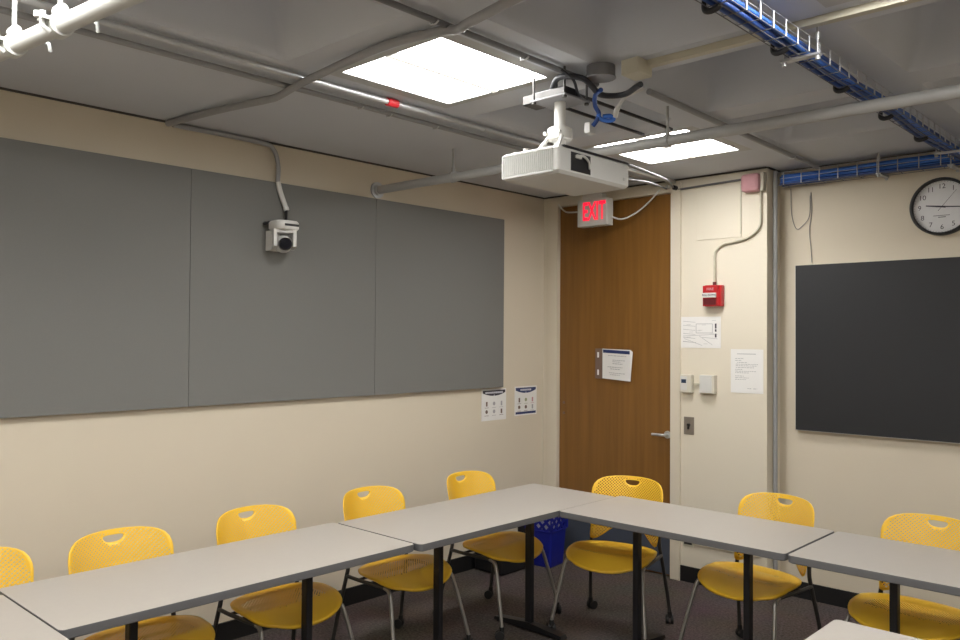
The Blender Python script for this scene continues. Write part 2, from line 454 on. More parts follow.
# ------------------------------------------------------------------ chairs
def back_shell():
    K = 96; RINGS = 14
    hz = 0.787
    def outline(a):
        # star-shaped outline around the handle hole, polygon ray cast
        return a
    poly = []
    W = 0.205
    right = [(0,0.824),(0.05,0.8235),(0.10,0.821),(0.135,0.816)]
    right += [(0.162,0.808),(0.182,0.795),(0.195,0.776),(0.202,0.752),(0.204,0.73),(0.203,0.70),(0.200,0.66),(0.197,0.61),(0.195,0.565),(0.194,0.525)]
    right += [(0.192,0.485),(0.188,0.466),(0.176,0.458),(0.158,0.462),(0.135,0.478),(0.108,0.502),(0.078,0.526),(0.045,0.542)]
    right += [(0,0.546)]
    right = [(x*1.09, z) for x, z in right]; W *= 1.09
    poly = right + [(-x, z) for x, z in right[-2:0:-1]]
    hole = [(0,0.801),(0.023,0.801),(0.041,0.799),(0.045,0.793),(0.041,0.784),(0.031,0.776),(0.017,0.772),(0,0.771)]
    hole = hole + [(-x, z) for x, z in hole[-2:0:-1]]
    def ray(P, a):
        dx, dz = math.sin(a), math.cos(a); best = None
        for i in range(len(P)):
            x0, z0 = P[i][0], P[i][1]-hz; x1, z1 = P[(i+1)%len(P)][0], P[(i+1)%len(P)][1]-hz
            ex, ez = x1-x0, z1-z0; den = dx*ez - dz*ex
            if abs(den) < 1e-12: continue
            t = (x0*ez - z0*ex)/den; u = (x0*dz - z0*dx)/den
            if t > 1e-6 and -1e-9 <= u <= 1+1e-9: best = t if best is None else min(best, t)
        return dx*best, hz + dz*best
    angs = []
    for i in range(len(poly)):
        x0, z0 = poly[i]; x1, z1 = poly[(i+1)%len(poly)]
        for k in range(3):
            x, z = x0+(x1-x0)*k/3, z0+(z1-z0)*k/3
            angs.append(math.atan2(x, z-hz) % (2*PI))
    angs = sorted(set(round(a, 5) for a in angs)); K = len(angs)
    vs2, perf = [], []
    for r in range(RINGS+1):
        t = r/RINGS
        for a in angs:
            h = ray(hole, a); o = ray(poly, a)
            x, z = h[0]+(o[0]-h[0])*t, h[1]+(o[1]-h[1])*t
            vs2.append((x, z))
            dh = math.hypot(x-h[0], z-h[1]); do = math.hypot(x-o[0], z-o[1])
            # border band of solid plastic
            perf.append(1.0 if dh > 0.010 and min(do, W-abs(x) if z < 0.75 else 1) > 0.014 else 0.0)
    def depth(x, z):
        u = x/0.222
        return 0.276 - 0.088*abs(u)**2.0 + (z-0.79)*0.23 - 0.008*max(0, (0.62-z)/0.12)**2
    mb = MB(); vs = []
    n = len(vs2); th = 0.005
    for x, z in vs2: vs.append((x, depth(x, z), z))
    for x, z in vs2: vs.append((x, depth(x, z)+th, z))
    fs = []
    for r in range(RINGS):
        for k in range(K):
            a, b, c, d = r*K+k, r*K+(k+1)%K, (r+1)*K+(k+1)%K, (r+1)*K+k
            fs.append((a, b, c, d)); fs.append((n+d, n+c, n+b, n+a))
    for k in range(K):
        a, b = k, (k+1)%K; fs.append((a, n+a, n+b, b))
        a, b = RINGS*K+k, RINGS*K+(k+1)%K; fs.append((b, n+b, n+a, a))
    mb.add(vs, fs, 0, True)
    uv = [(x, z) for x, z in vs2]*2
    return mb, uv, perf*2

def seat_shell():
    A, B = 0.252, 0.195
    NU, NR = 56, 14
    vs2, perf = [(0.0, 0.0)], [1.0]
    e = 2/2.7
    for r in range(1, NR+1):
        t = r/NR
        for k in range(NU):
            a = 2*PI*k/NU; c, s = math.cos(a), math.sin(a)
            x = A*t*math.copysign(abs(c)**e, c); y = B*t*math.copysign(abs(s)**e, s)
            vs2.append((x, y)); perf.append(1.0 if t < 0.80 and y > -0.05 else 0.0)
    def hgt(x, y):
        z = 0.456 - 0.014*max(0, 1-(x/A)**2)*max(0, 1-((y-0.03)/0.22)**2)
        f = max(0, (-0.035-y)/0.16); z -= 0.070*f**1.15*(1-0.45*(x/A)**2)
        z -= 0.020*max(0, abs(x)/A-0.72)/0.28*max(0, -y/B+0.3)
        b = max(0, (y-0.13)/0.095); z += 0.010*b*b
        return z
    th = 0.012
    vs = [(x, y-0.062, hgt(x, y)) for x, y in vs2] + [(x*0.985, y*0.985-0.062, hgt(x, y)-th) for x, y in vs2]
    n = len(vs2); fs = []
    for k in range(NU):
        fs.append((0, 1+k, 1+(k+1)%NU)); fs.append((n, n+1+(k+1)%NU, n+1+k))
    for r in range(NR-1):
        for k in range(NU):
            a, b = 1+r*NU+k, 1+r*NU+(k+1)%NU; c, d = b+NU, a+NU
            fs.append((a, d, c, b)); fs.append((n+b, n+c, n+d, n+a))
    for k in range(NU):
        a, b = 1+(NR-1)*NU+k, 1+(NR-1)*NU+(k+1)%NU
        fs.append((a, n+a, n+b, b))
    mb = MB(); mb.add(vs, fs, 0, True)
    return mb, vs2*2, perf*2

def caster_mb(x, y, yaw):
    mb = MB(); c, s = math.cos(yaw), math.sin(yaw)
    def P(a, b, z): return (x + c*a - s*b, y + s*a + c*b, z)
    for q in (-1, 1):
        mb.cyl(P(q*0.006, 0.012, 0.026), P(q*0.021, 0.012, 0.026), 0.026, 16)
    mb.cyl(P(0, 0, 0.040), P(0, 0, 0.072), 0.013, 10)
    mb.tube([P(0,0,0.05), P(0,0.012,0.045), P(0,0.012,0.03)], 0.009, 8)
    return mb

def make_chair(label, loc, rotz):
    t = thing('stacking_chair', label, 'chair', loc, rotz, 'yellow stacking chairs around the tables')
    mb, uv, pf = seat_shell(); mb.build('seat', M['yellowperf'], t, uv=uv, attr=pf)
    mb, uv, pf = back_shell(); mb.build('backrest', M['yellowperf'], t, uv=uv, attr=pf)
    for s in (-1, 1):
        # rear leg with back upright
        mb = MB()
        mb.tube(curve_pts([(s*0.194, 0.197, 0.64), (s*0.198, 0.184, 0.59), (s*0.204, 0.164, 0.525), (s*0.212, 0.150, 0.455), (s*0.222, 0.160, 0.38), (s*0.238, 0.200, 0.20), (s*0.248, 0.225, 0.065)]), 0.0105, 10)
        lg = mb.build('leg', M['darksteel'], t)
        caster_mb(s*0.248, 0.225, 0.4*s).build('caster', M['rubber'], lg)
        # front leg
        mb = MB()
        mb.tube(curve_pts([(s*0.220, -0.135, 0.404), (s*0.224, -0.168, 0.396), (s*0.231, -0.190, 0.360), (s*0.255, -0.233, 0.20), (s*0.274, -0.265, 0.065)]), 0.0105, 10)
        lg = mb.build('leg', M['steel'], t)
        caster_mb(s*0.274, -0.265, -0.7*s).build('caster', M['rubber'], lg)
        # side rail
        mb = MB()
        mb.tube(curve_pts([(s*0.218, 0.156, 0.408), (s*0.226, 0.125, 0.412), (s*0.228, 0.05, 0.410), (s*0.224, -0.05, 0.407), (s*0.220, -0.135, 0.404)]), 0.0095, 10)
        mb.build('side_rail', M['darksteel'], t)
    mb = MB()
    mb.tube([(-0.222, -0.06, 0.404), (0.222, -0.06, 0.404)], 0.008, 8)
    mb.tube([(-0.224, 0.06, 0.408), (0.224, 0.06, 0.408)], 0.008, 8)
    mb.build('seat_brace', M['darksteel'], t)
    return t
R90 = PI/2
CH = [
 (0.710, -4.112, 91, 'yellow chair cut by the left picture edge, by the left wall'),
 (0.772, -3.562, 91, 'bright yellow chair by the left wall, second chair from left edge'),
 (0.766, -2.908, 93, 'yellow chair by the left wall below and left of the camera'),
 (0.766, -2.182, 93, 'yellow chair behind the seam where the two wall-side tables meet'),
 (0.785, -1.432, 94, 'yellow chair by the left wall, closest to the posters and corner'),
 (1.406, -1.090, 12, 'yellow chair in front of the brown wooden door'),
 (2.202, -0.998, -9, 'yellow chair in front of the cream pillar and vertical conduit'),
 (2.958, -1.000, -5, 'yellow chair under the black board at right picture edge'),
]
chair0 = make_chair(CH[0][3], (CH[0][0], CH[0][1], 0), math.radians(CH[0][2]))
for x, y, a, l in CH[1:]:
    dup(chair0, (x, y, 0), math.radians(a), l)

# ------------------------------------------------------------------ bins and floor things
def waste_bin():
    rz = math.radians(6); loc = (0.300, -0.330, 0)
    t = thing('recycling_bin', 'blue plastic recycling bin with lattice upper sides in the room corner', 'bin', loc, rz)
    a, b, h0, h1 = 0.090, 0.114, 0.262, 0.405
    def ring(w, z, r=0.018): return [(x, y, z) for x, y in rrect(-w, w, -w, w, r, 4)]
    mb = MB(); mb.loft([ring(a, 0.0), ring(a+0.004, 0.01), ring(b-0.006, h0)], cap=False, sm=False)
    mb.loft([ring(b-0.012, h0), ring(a-0.002, 0.02)], cap=False, sm=False); mb.add(ring(a, 0.0), [list(range(20))]); mb.add(ring(a-0.002, 0.02), [list(range(20))])
    mb.loft([ring(b-0.004, h0-0.012), ring(b, h0), ring(b-0.012, h0+0.006)], cap=False, sm=False); mb.build('bin_body', M['bluebin'], t)
    mb = MB(); mb.loft([ring(b+0.004, h1-0.016), ring(b+0.004, h1), ring(b-0.012, h1), ring(b-0.012, h1-0.016)], cap=False, sm=False); mb.build('rim', M['bluebin'], t)
    g = MB(); W = b-0.004; hh = h1-0.012-h0
    for side in range(4):
        c, s_ = math.cos(side*PI/2), math.sin(side*PI/2)
        def P(u, d, z): return (c*u - s_*d, s_*u + c*d, z)
        for k in range(-9, 10):
            o = k*0.066
            for sg in (1, -1):
                # line z = h0 + (u*sg - o) clipped
                us = [sg*o, sg*(o+hh)]; u0, u1 = min(us), max(us)
                cu0, cu1 = max(u0, -W), min(u1, W)
                if cu1-cu0 < 0.008: continue
                z0, z1 = h0+(cu0*sg-o), h0+(cu1*sg-o); q = 0.0135
                A = [P(cu0, -W, z0-q), P(cu1, -W, z1-q), P(cu1, -W, z1+q), P(cu0, -W, z0+q)]
                B = [P(cu0, -W+0.006, z0-q), P(cu1, -W+0.006, z1-q), P(cu1, -W+0.006, z1+q), P(cu0, -W+0.006, z0+q)]
                g.add(A+B, [(0,1,2,3),(4,7,6,5),(0,4,5,1),(1,5,6,2),(2,6,7,3),(3,7,4,0)])
        for uu in (-W, W):
            g.add([P(uu-0.008,-W-0.001,h0),P(uu+0.008,-W-0.001,h0),P(uu+0.008,-W-0.001,h1-0.01),P(uu-0.008,-W-0.001,h1-0.01)], [(0,1,2,3)])
    g.build('lattice', M['bluebin'], t)
    p = thing('added_paper_fill', 'crumpled white paper added inside the blue bin to brighten its lattice gaps', 'paper', loc, rz)  # paper added so the lattice openings look bright
    q = MB(); rnd = random.Random(3); rings = []
    for i in range(7):
        z = 0.272 + i*0.018; rr = []
        for k in range(24):
            an = 2*PI*k/24; w = (0.095 - 0.012*(i/6)**3)*rnd.uniform(0.93, 1.0); e = 0.45
            rr.append((w*math.copysign(abs(math.cos(an))**e, math.cos(an)), w*math.copysign(abs(math.sin(an))**e, math.sin(an)), z + rnd.uniform(-0.003, 0.003)))
        rings.append(rr)
    q.loft(rings, sm=False); q.build('sheet', M['paper'], p)
waste_bin()
t = thing('black_box', 'low black box on the carpet against the left wall', 'box', (0.155, -0.655, 0))
MB().box(-0.135, 0.135, -0.155, 0.155, 0.0, 0.15, bev=0.02).build('box_body', M['black'], t)
MB().box(-0.142, 0.142, -0.162, 0.162, 0.15, 0.172, bev=0.008).build('lid', M['black'], t)

def outlet(loc, rz, label, plate, w=0.035):
    t = thing('wall_outlet', label, 'outlet', loc, rz)
    MB().box(-w-0.004, w+0.004, -0.007, -0.0005, -0.045, 0.045, bev=0.002).build('cover_plate', plate, t)
    MB().box(-w+0.006, w-0.006, -0.0095, -0.007, -0.03, 0.03).build('socket', M['black'], t)
outlet((0.0, -0.235, 0.19), PI/2, 'black wall outlet low on the left wall near the corner', M['black'], 0.065)
outlet((1.272, 0.0, 0.285), 0, 'cream wall outlet with black socket low on the pillar', M['creampaint'])
tag(MB().box(1.315, 1.79, -0.016, -0.0005, 0.262, 0.284, bev=0.003).build('wall_raceway', M['wall2']), 'low cream cable raceway along the pillar base', 'raceway')

# ------------------------------------------------------------------ wall-mounted things, back wall
def paper_sheet(name, label, cat, loc, rz, w, h, build, tilt=0.0, th=0.0015):
    t = thing(name, label, cat, loc, rz)
    MB().box(-w/2, w/2, -0.003, -0.003+th, -h/2, h/2).build('sheet', M['paper'], t)
    build(t, w, h)
    t.rotation_euler = (0, tilt, rz)
    return t
YF = -0.0034
def rect(mb, x0, x1, z0, z1, mi=0, y=YF): mb.add([(x0,y,z0),(x1,y,z0),(x1,y,z1),(x0,y,z1)], [(0,1,2,3)], mi)

def plan(t, w, h):
    mb = MB(); rnd = random.Random(11)
    def line(x0, z0, x1, z1, r=0.0013):
        d = Vector((x1-x0, 0, z1-z0)).normalized(); n = Vector((-d.z, 0, d.x))*r
        a, b = Vector((x0, YF, z0)), Vector((x1, YF, z1)); mb.add([a+n, b+n, b-n, a-n], [(0,1,2,3)])
    for k in range(6):
        z = h*0.36 - k*h*0.13
        line(-w*0.43, z, -w*0.12, z - 0.008)
    rx0, rx1, rz0, rz1 = -w*0.10, w*0.30, -h*0.02, h*0.27
    for a in ((rx0,rz0,rx1,rz0),(rx1,rz0,rx1,rz1),(rx1,rz1,rx0,rz1),(rx0,rz1,rx0,rz0)): line(*a, r=0.0018)
    line(-w*0.43, -h*0.12, w*0.42, -h*0.06); line(-w*0.4, -h*0.20, w*0.05, -h*0.42); line(-w*0.02, -h*0.12, w*0.30, -h*0.40)
    line(w*0.05, -h*0.16, w*0.42, -h*0.20); line(-w*0.43, -h*0.3, -w*0.1, -h*0.33)
    for k in range(9):
        x = -w*0.40 + rnd.random()*w*0.7; z = -h*0.4 + rnd.random()*h*0.8; line(x, z, x + 0.03, z, 0.001)
    mb.build('floor_plan_drawing', M['ink'], t)
    mb = MB()
    for z0, z1 in ((0.12, 0.28), (0.02, 0.10), (-0.16, -0.04)): rect(mb, w*0.36, w*0.40, h*z0, h*z1)
    mb.build('legend_marks', M['inkdark'], t)
paper_sheet('floor_plan_sheet', 'white floor plan sheet on the pillar under the red alarm', 'notice', (1.358, 0, 1.700), 0, 0.300, 0.212, plan)

def letter(t, w, h):
    mb = MB(); rnd = random.Random(5)
    rect(mb, -w*0.30, w*0.28, h*0.385, h*0.40)
    rows = [(0.28,-0.36,-0.10),(0.235,-0.36,-0.16),(0.19,-0.30,0.0),(0.15,-0.34,0.34),(0.115,-0.34,0.30),(0.075,-0.34,0.22),
            (0.03,-0.36,-0.14),(-0.01,-0.36,0.30),(-0.045,-0.36,0.06),(-0.12,-0.36,-0.08),(-0.16,-0.36,0.06),(-0.20,-0.36,-0.02),(-0.40,0.02,0.14),(-0.40,0.20,0.32)]
    for z, a, b in rows:
        x = a
        while x < b:
            l = rnd.uniform(0.03, 0.09); rect(mb, w*x, w*min(b, x+l), h*z, h*z+0.0035); x += l + 0.018
    mb.build('printed_text', M['ink'], t)
paper_sheet('letter_notice', 'white typed notice sheet at the right edge of the pillar', 'notice', (1.690, 0, 1.448), 0, 0.222, 0.285, letter)

# door notice
t = thing('door_notice', 'white notice with blue header held in brown bracket on the door', 'notice', (0.664, 0.0115, 1.465), 0)
MB().box(-0.172, -0.098, -0.008, -0.0005, -0.112, 0.112, bev=0.002).build('bracket', M['holder'], t)
mb = MB(); rect(mb, -0.152, -0.136, 0.045, 0.085, y=-0.0085); rect(mb, -0.152, -0.136, -0.085, -0.045, y=-0.0085)
mb.build('bracket_slots', M['paper'], t)
sh = MB(); sh.add([(-0.104,-0.010,-0.108),(0.148,-0.022,-0.122),(0.164,-0.018,0.092),(0.146,-0.022,0.106),(-0.104,-0.010,0.112)], [(0,1,2,3,4)])
so = sh.build('sheet', M['paper'], t)
def onsheet(x, z): return (x, -0.0128 - 0.012*(x+0.088)/0.222, z)
def srect(mb, x0, x1, z0, z1, mi=0):
    sl = lambda x: -0.008*(x+0.088)/0.222
    mb.add([onsheet(x0, z0+sl(x0)), onsheet(x1, z0+sl(x1)), onsheet(x1, z1+sl(x1)), onsheet(x0, z1+sl(x0))], [(0,1,2,3)], mi)
mb = MB(); srect(mb, -0.098, 0.143, 0.082, 0.106); mb.build('header_band', M['navy'], so)
mb = MB(); rnd = random.Random(9)
for z, a, b in ((0.062,-0.05,0.11),(0.030,-0.01,0.10),(0.018,-0.01,0.06),(0.004,-0.01,0.08),(-0.022,-0.055,0.08),(-0.036,-0.03,0.06),(-0.065,-0.04,0.10),(-0.078,-0.03,0.06)):
    x = a
    while x < b:
        l = rnd.uniform(0.008, 0.022); srect(mb, x, min(b, x+l), z, z+0.0045); x += l+0.005
mb.build('printed_text', M['ink'], so)

# thermostat, white box, key switch
t = thing('thermostat', 'cream thermostat with small dark display beside the door frame', 'thermostat', (1.270, 0, 1.350), 0)
MB().box(-0.042, 0.042, -0.040, -0.0005, -0.062, 0.062, bev=0.005).build('housing', M['offwhite'], t)
MB().box(-0.040, 0.010, -0.0415, -0.040, -0.045, 0.050, bev=0.0005).build('front_plate', M['white'], t)
MB().box(-0.032, 0.004, -0.0425, -0.0415, 0.004, 0.030).build('display', M['screen'], t)
t = thing('sensor_box', 'white sensor box on the pillar right of the thermostat', 'sensor', (1.430, 0, 1.352), 0)
MB().box(-0.052, 0.052, -0.046, -0.0005, -0.062, 0.062, bev=0.005).build('housing', M['offwhite'], t)
MB().box(-0.052, 0.036, -0.050, -0.046, -0.058, 0.060, bev=0.001).build('front_cover', M['white'], t)
tag(MB().box(1.313, 1.377, -0.016, -0.0005, 1.342, 1.356).build('wall_raceway', M['creampaint']), 'short cable raceway joining thermostat and white sensor box', 'raceway')
t = thing('key_switch', 'small steel key switch plate on the pillar beside the door handle', 'switch', (1.276, 0, 1.062), 0)
MB().box(-0.038, 0.038, -0.006, -0.0005, -0.060, 0.060, bev=0.002).build('cover_plate', mat('steel_plate', (0.24,0.21,0.18), 0.4, metal=0.4), t)
mb = MB(); mb.cyl((0,-0.006,0.006),(0,-0.018,0.006),0.010,12); mb.box(-0.004,0.004,-0.02,-0.006,-0.022,0.006); mb.build('key_cylinder', M['black'], t)

# fire alarm pull station
t = thing('fire_alarm', 'red fire alarm pull station on the cream pillar', 'fire alarm', (1.471, 0, 1.945), 0)
mb = MB(); mb.box(-0.062, 0.062, -0.045, -0.0005, -0.072, 0.070, bev=0.006); mb.build('housing', M['red'], t)
mb = MB(); mb.box(-0.066, 0.042, -0.058, -0.045, -0.070, 0.066, bev=0.003); fr = mb.build('front_cover', M['red'], t)
mb = MB(); mb.box(-0.066, 0.034, -0.068, -0.058, -0.014, 0.018, bev=0.003); hb = mb.build('pull_handle', M['white'], t)
mb = MB(); text_mb(mb, 'PULL DOWN', 0.0165, -0.016, -0.0684, 0.002, bold=0.0006); mb.build('handle_lettering', M['inkdark'], hb)
mb = MB(); mb.box(-0.060, 0.030, -0.0605, -0.058, -0.062, -0.020); mb.build('lower_recess', M['darkred'], t)
mb = MB(); text_mb(mb, 'FIRE', 0.024, -0.012, -0.0586, 0.042, bold=0.0006, sx=1.2); mb.build('front_lettering', M['pink'], fr)
mb = MB(); mb.cyl((0,-0.02,0.068),(0,-0.02,0.092),0.012,10); mb.build('conduit_fitting', M['darkred'], t)

# pink covered alarm, conduits on the pillar
t = thing('alarm_speaker', 'pink covered alarm speaker high on the pillar corner', 'alarm', (1.745, 0, 2.668), 0)
mb = MB(); mb.box(-0.070, 0.055, -0.075, -0.001, -0.062, 0.055, bev=0.022); mb.build('pink_cover', M['pink'], t)
mb = MB(); mb.box(0.050, 0.075, -0.045, -0.0005, -0.062, 0.060, bev=0.004); mb.build('back_box', M['creampaint'], t)
def pipe_thing(name, pts, r, m, label, cat, n=8, rad=None, sub=None, group=None):
    P = bend_pts(pts, rad) if rad else (curve_pts(pts, sub) if sub else pts)
    mb = MB(); mb.tube(P, r, n); return tag(mb.build(name, m), label, cat, group)
pipe_thing('conduit', [(1.788,-0.014,2.61),(1.788,-0.014,2.42),(1.765,-0.014,2.36),(1.70,-0.014,2.315),(1.60,-0.014,2.295),(1.53,-0.014,2.285),(1.475,-0.014,2.235),(1.472,-0.020,2.15),(1.471,-0.020,2.04)],
           0.0075, M['creampaint'], 'thin S-curved conduit from pink speaker down to fire alarm', 'conduit', sub=5)
pipe_thing('conduit', [(2.13,-2.09,2.405),(1.90,-1.58,2.485),(1.40,-0.50,2.655),(1.16,-0.018,2.705),(1.20,-0.016,2.690),(1.45,-0.016,2.695),(1.68,-0.016,2.700)], 0.0075, M['cablegrey'],
           'thin cream cable from projector along the pillar top to the pink speaker', 'conduit', sub=5)
t = thing('access_panel', 'painted over rectangular access panel high on the pillar', 'access panel', (1.495, 0, 2.500), 0)
MB().box(-0.16, 0.16, -0.005, -0.0005, -0.175, 0.175, bev=0.003).build('cover_plate', M['wall2'], t)
MB().box(0.150, 0.158, -0.0085, -0.005, -0.155, 0.175).build('edge_strip', M['creampaint'], t)
t = thing('door_sensor', 'small silver and black sensor at the upper right door corner', 'sensor', (1.148, -0.022, 2.712), 0)
mb = MB(); mb.cyl((-0.02,-0.002,0.0),(-0.02,-0.03,0.0),0.012,12); mb.build('silver_lens', M['alu'], t)
mb = MB(); mb.cyl((0.035,0.0,-0.012),(0.035,-0.028,-0.012),0.016,12); mb.build('black_cap', M['black'], t)

# ------------------------------------------------------------------ exit sign
t = thing('exit_sign', 'white exit sign with glowing red letters above the door', 'exit sign', (0.602, -0.165, 2.490), 0)
MB().box(-0.130, 0.130, -0.035, 0.045, -0.020, 0.175, bev=0.004).build('housing', M['exitbox'], t)
mb = MB(); text_mb(mb, 'EXIT', 0.185, 0.017, -0.0365, 0.080, sx=0.53, bold=0.004); mb.build('exit_lettering', M['redglow'], t)
mb = MB(); mb.box(-0.095, 0.075, -0.025, 0.040, 0.175, 0.215, bev=0.006); mb.cyl((0,0.01,0.215),(0,0.01,H-2.490),0.02,12)
mb.build('canopy', M['exitbox'], t)
mb = MB(); mb.cyl((-0.02,0,-0.019),(-0.02,0,-0.027),0.008,10); mb.build('test_button', M['white'], t)
pipe_thing('signal_cable', [(0.165,-0.03,2.69),(0.22,-0.05,2.645),(0.30,-0.09,2.61),(0.47,-0.15,2.59)], 0.006, M['white'], 'pale cable from door frame left into the exit sign', 'cable', sub=5)
pipe_thing('signal_cable', [(0.733,-0.15,2.53),(0.80,-0.11,2.51),(0.88,-0.06,2.55),(0.97,-0.04,2.615),(1.06,-0.03,2.70)], 0.006, M['white'], 'pale cable sagging from exit sign right to the door corner', 'cable', sub=5)

# ------------------------------------------------------------------ posters on the left wall
def poster(loc, w, h, label, hdr, footer, icons, title_w):
    t = thing('poster', label, 'poster', loc, PI/2)
    MB().box(-w/2, w/2, -0.003, -0.0008, -h/2, h/2).build('sheet', M['paper'], t)
    z1 = h/2 - 0.010; x = w*0.46
    poly = [(-x, z1), (x, z1), (x, z1-0.020)]
    for k in range(9):
        u = 1 - 2*k/8; poly.append((u*x*0.98, z1-0.020-0.022*(1-u*u)))
    poly.append((-x, z1-0.020))
    mb = MB(); mb.add([(a, YF, b) for a, b in poly], [list(range(len(poly)))]); mb.build('header_banner', hdr, t)
    mb = MB(); rnd = random.Random(int(w*1000)); xx = -title_w/2
    while xx < title_w/2:
        l = rnd.uniform(0.008, 0.016); rect(mb, xx, min(xx+l, title_w/2), z1-0.024, z1-0.011, y=YF-0.0004); xx += l+0.003
    mb.add([(-0.006,YF-0.0004,z1-0.045),(0.006,YF-0.0004,z1-0.045),(0,YF-0.0004,z1-0.028)], [(0,1,2)])
    mb.build('title_lettering', M['inkwhite'], t)
    for r in range(2):
        for c in range(3):
            mb = MB(); cx, cz = (c-1)*w*0.30, -h*0.02 - r*h*0.25 + 0.012
            rnd = random.Random(r*3+c)
            if rnd.random() < 0.5: mb.add([(a, YF, b) for a, b in circ(cx, cz, 0.014, 14)], [list(range(14))])
            else: rect(mb, cx-0.008, cx+0.010, cz-0.018, cz+0.016)
            rect(mb, cx-0.022, cx+0.022, cz-0.030, cz-0.027)
            mb.build('icon', M[icons[r*3+c]], t)
    if footer:
        mb = MB(); rect(mb, -w*0.46, w*0.46, -h/2+0.010, -h/2+0.028); mb.build('footer_band', hdr, t)
poster((0, -0.583, 1.160), 0.270, 0.232, 'white poster with black banner just under the grey panel corner', M['inkdark'], False, ['inkbrown','ink','ink','inkbrown','ink','inkbrown'], 0.19)
poster((0, -0.218, 1.170), 0.262, 0.222, 'white poster with navy banner and dark footer nearest the door', M['navy'], True, ['inkbrown','inkgreen','pink','inkbrown','inkbrown','ink'], 0.13)

# ------------------------------------------------------------------ blackboard and clock
t = thing('blackboard', 'large black board on the right wall under the clock', 'board', (3.1192, D, 1.0751), 0)
MB().box(-1.178, 1.20, -0.040, -0.0005, 0.0, 1.057).build('board_frame', M['alu'], t)
MB().box(-1.175, 1.2, -0.043, -0.040, 0.004, 1.057).build('board_surface', M['board'], t)

t = thing('wall_clock', 'round black rimmed wall clock above the black board', 'clock', (2.784, D, 2.4304), 0)
R = 0.167
mb = MB(); rings = []
for rr, y in ((R-0.016, -0.012), (R-0.016, -0.040), (R-0.006, -0.046), (R, -0.036), (R, -0.0005)):
    rings.append([(x, y, z) for x, z in circ(0, 0, rr, 48)])
mb.loft(rings, cap=False); mb.build('rim', M['black'], t)
mb = MB(); mb.add([(x, -0.014, z) for x, z in circ(0, 0, R-0.014, 48)], [list(range(48))]); mb.build('clock_face', M['clockface'], t)
mb = MB()
for k in range(12):
    a = 2*PI*(k+1)/12; text_mb(mb, str(k+1), 0.040, math.sin(a)*0.118, -0.0145, math.cos(a)*0.118)
for k in range(60):
    a = 2*PI*k/60; d = Vector((math.sin(a), 0, math.cos(a))); n = Vector((d.z, 0, -d.x))*0.0008
    o = Vector((0,-0.0145,0)); mb.add([o+d*0.143+n, o+d*0.149+n, o+d*0.149-n, o+d*0.143-n], [(0,1,2,3)])
rect(mb, -0.045, 0.04, -0.052, -0.049, y=-0.0145); rect(mb, -0.02, 0.02, -0.062, -0.058, y=-0.0145)
mb.build('numerals', M['inkdark'], t)
def hand(name, ang, l, w, tail, y):
    a = math.radians(ang); d = Vector((math.sin(a),0,math.cos(a))); n = Vector((d.z,0,-d.x)); o = Vector((0,y,0))
    mb = MB(); mb.add([o-d*tail+n*w, o+d*l+n*w*0.6, o+d*l-n*w*0.6, o-d*tail-n*w], [(0,1,2,3)]); mb.build(name, M['inkdark'], t)
hand('hour_hand', 278, 0.085, 0.0055, 0.02, -0.016); hand('minute_hand', 95, 0.125, 0.0042, 0.03, -0.018); hand('second_hand', 40, 0.12, 0.0012, 0.03, -0.0195)

# ------------------------------------------------------------------ vertical conduit by the pillar, loose wires
pipe_thing('conduit', [(1.842, 0.085, 0.0), (1.842, 0.085, 2.745)], 0.014, M['conduit'], 'tall grey vertical conduit in the corner beside the pillar', 'conduit', n=12)
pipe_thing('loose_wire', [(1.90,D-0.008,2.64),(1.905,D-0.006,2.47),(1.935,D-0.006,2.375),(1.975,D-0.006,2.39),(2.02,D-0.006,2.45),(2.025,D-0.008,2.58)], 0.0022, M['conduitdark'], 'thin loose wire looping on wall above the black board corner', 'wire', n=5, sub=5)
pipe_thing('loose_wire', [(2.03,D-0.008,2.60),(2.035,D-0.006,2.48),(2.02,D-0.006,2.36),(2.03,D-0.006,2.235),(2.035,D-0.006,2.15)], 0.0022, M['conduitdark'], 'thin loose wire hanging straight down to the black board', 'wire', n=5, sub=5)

# ------------------------------------------------------------------ ptz camera with its conduit
t = thing('ptz_camera', 'white pan tilt camera on bracket on the grey panel', 'camera', (0.034, -2.490, 2.200), PI/2 - math.radians(0))
mb = MB(); mb.box(-0.055, 0.035, -0.006, 0.0, -0.062, 0.050, bev=0.002); mb.box(-0.055, 0.035, -0.14, -0.006, 0.042, 0.048)
mb.box(-0.055, -0.051, -0.06, -0.004, -0.062, 0.045); mb.build('bracket', M['white'], t)
mb = MB()
rings = []
for rr, z in ((0.066,0.048),(0.072,0.056),(0.072,0.088),(0.066,0.098)):
    rings.append([(x-0.005, y-0.105, z) for x, y in rrect(-rr, rr, -rr, rr, 0.045, 5)])
mb.loft(rings); bo = mb.build('camera_base', M['white'], t)
mb = MB(); mb.box(0.0-0.045, 0.045, -0.1795, -0.174, 0.066, 0.079, bev=0.002); mb.build('infrared_window', M['black'], bo)
yaw = math.radians(-24)
def RZ(p, c=(-0.005,-0.105)): 
    x, y = p[0], p[1]; return (c[0]+x*math.cos(yaw)-y*math.sin(yaw), c[1]+x*math.sin(yaw)+y*math.cos(yaw), p[2])
def yaw_mb(mb):
    mb.v = [RZ(v) for v in mb.v]; return mb
mb = MB()
for s in (-1, 1): mb.prism([(-0.050,-0.045),(0.02,-0.060),(0.048,-0.02),(0.048,0.05),(-0.052,0.05)], s*0.062, s*0.044, axis='x')
mb.box(-0.06,0.06,-0.05,0.05,0.030,0.050,bev=0.004); yaw_mb(mb); mb.build('yoke', M['white'], t)
mb = MB(); rings = []
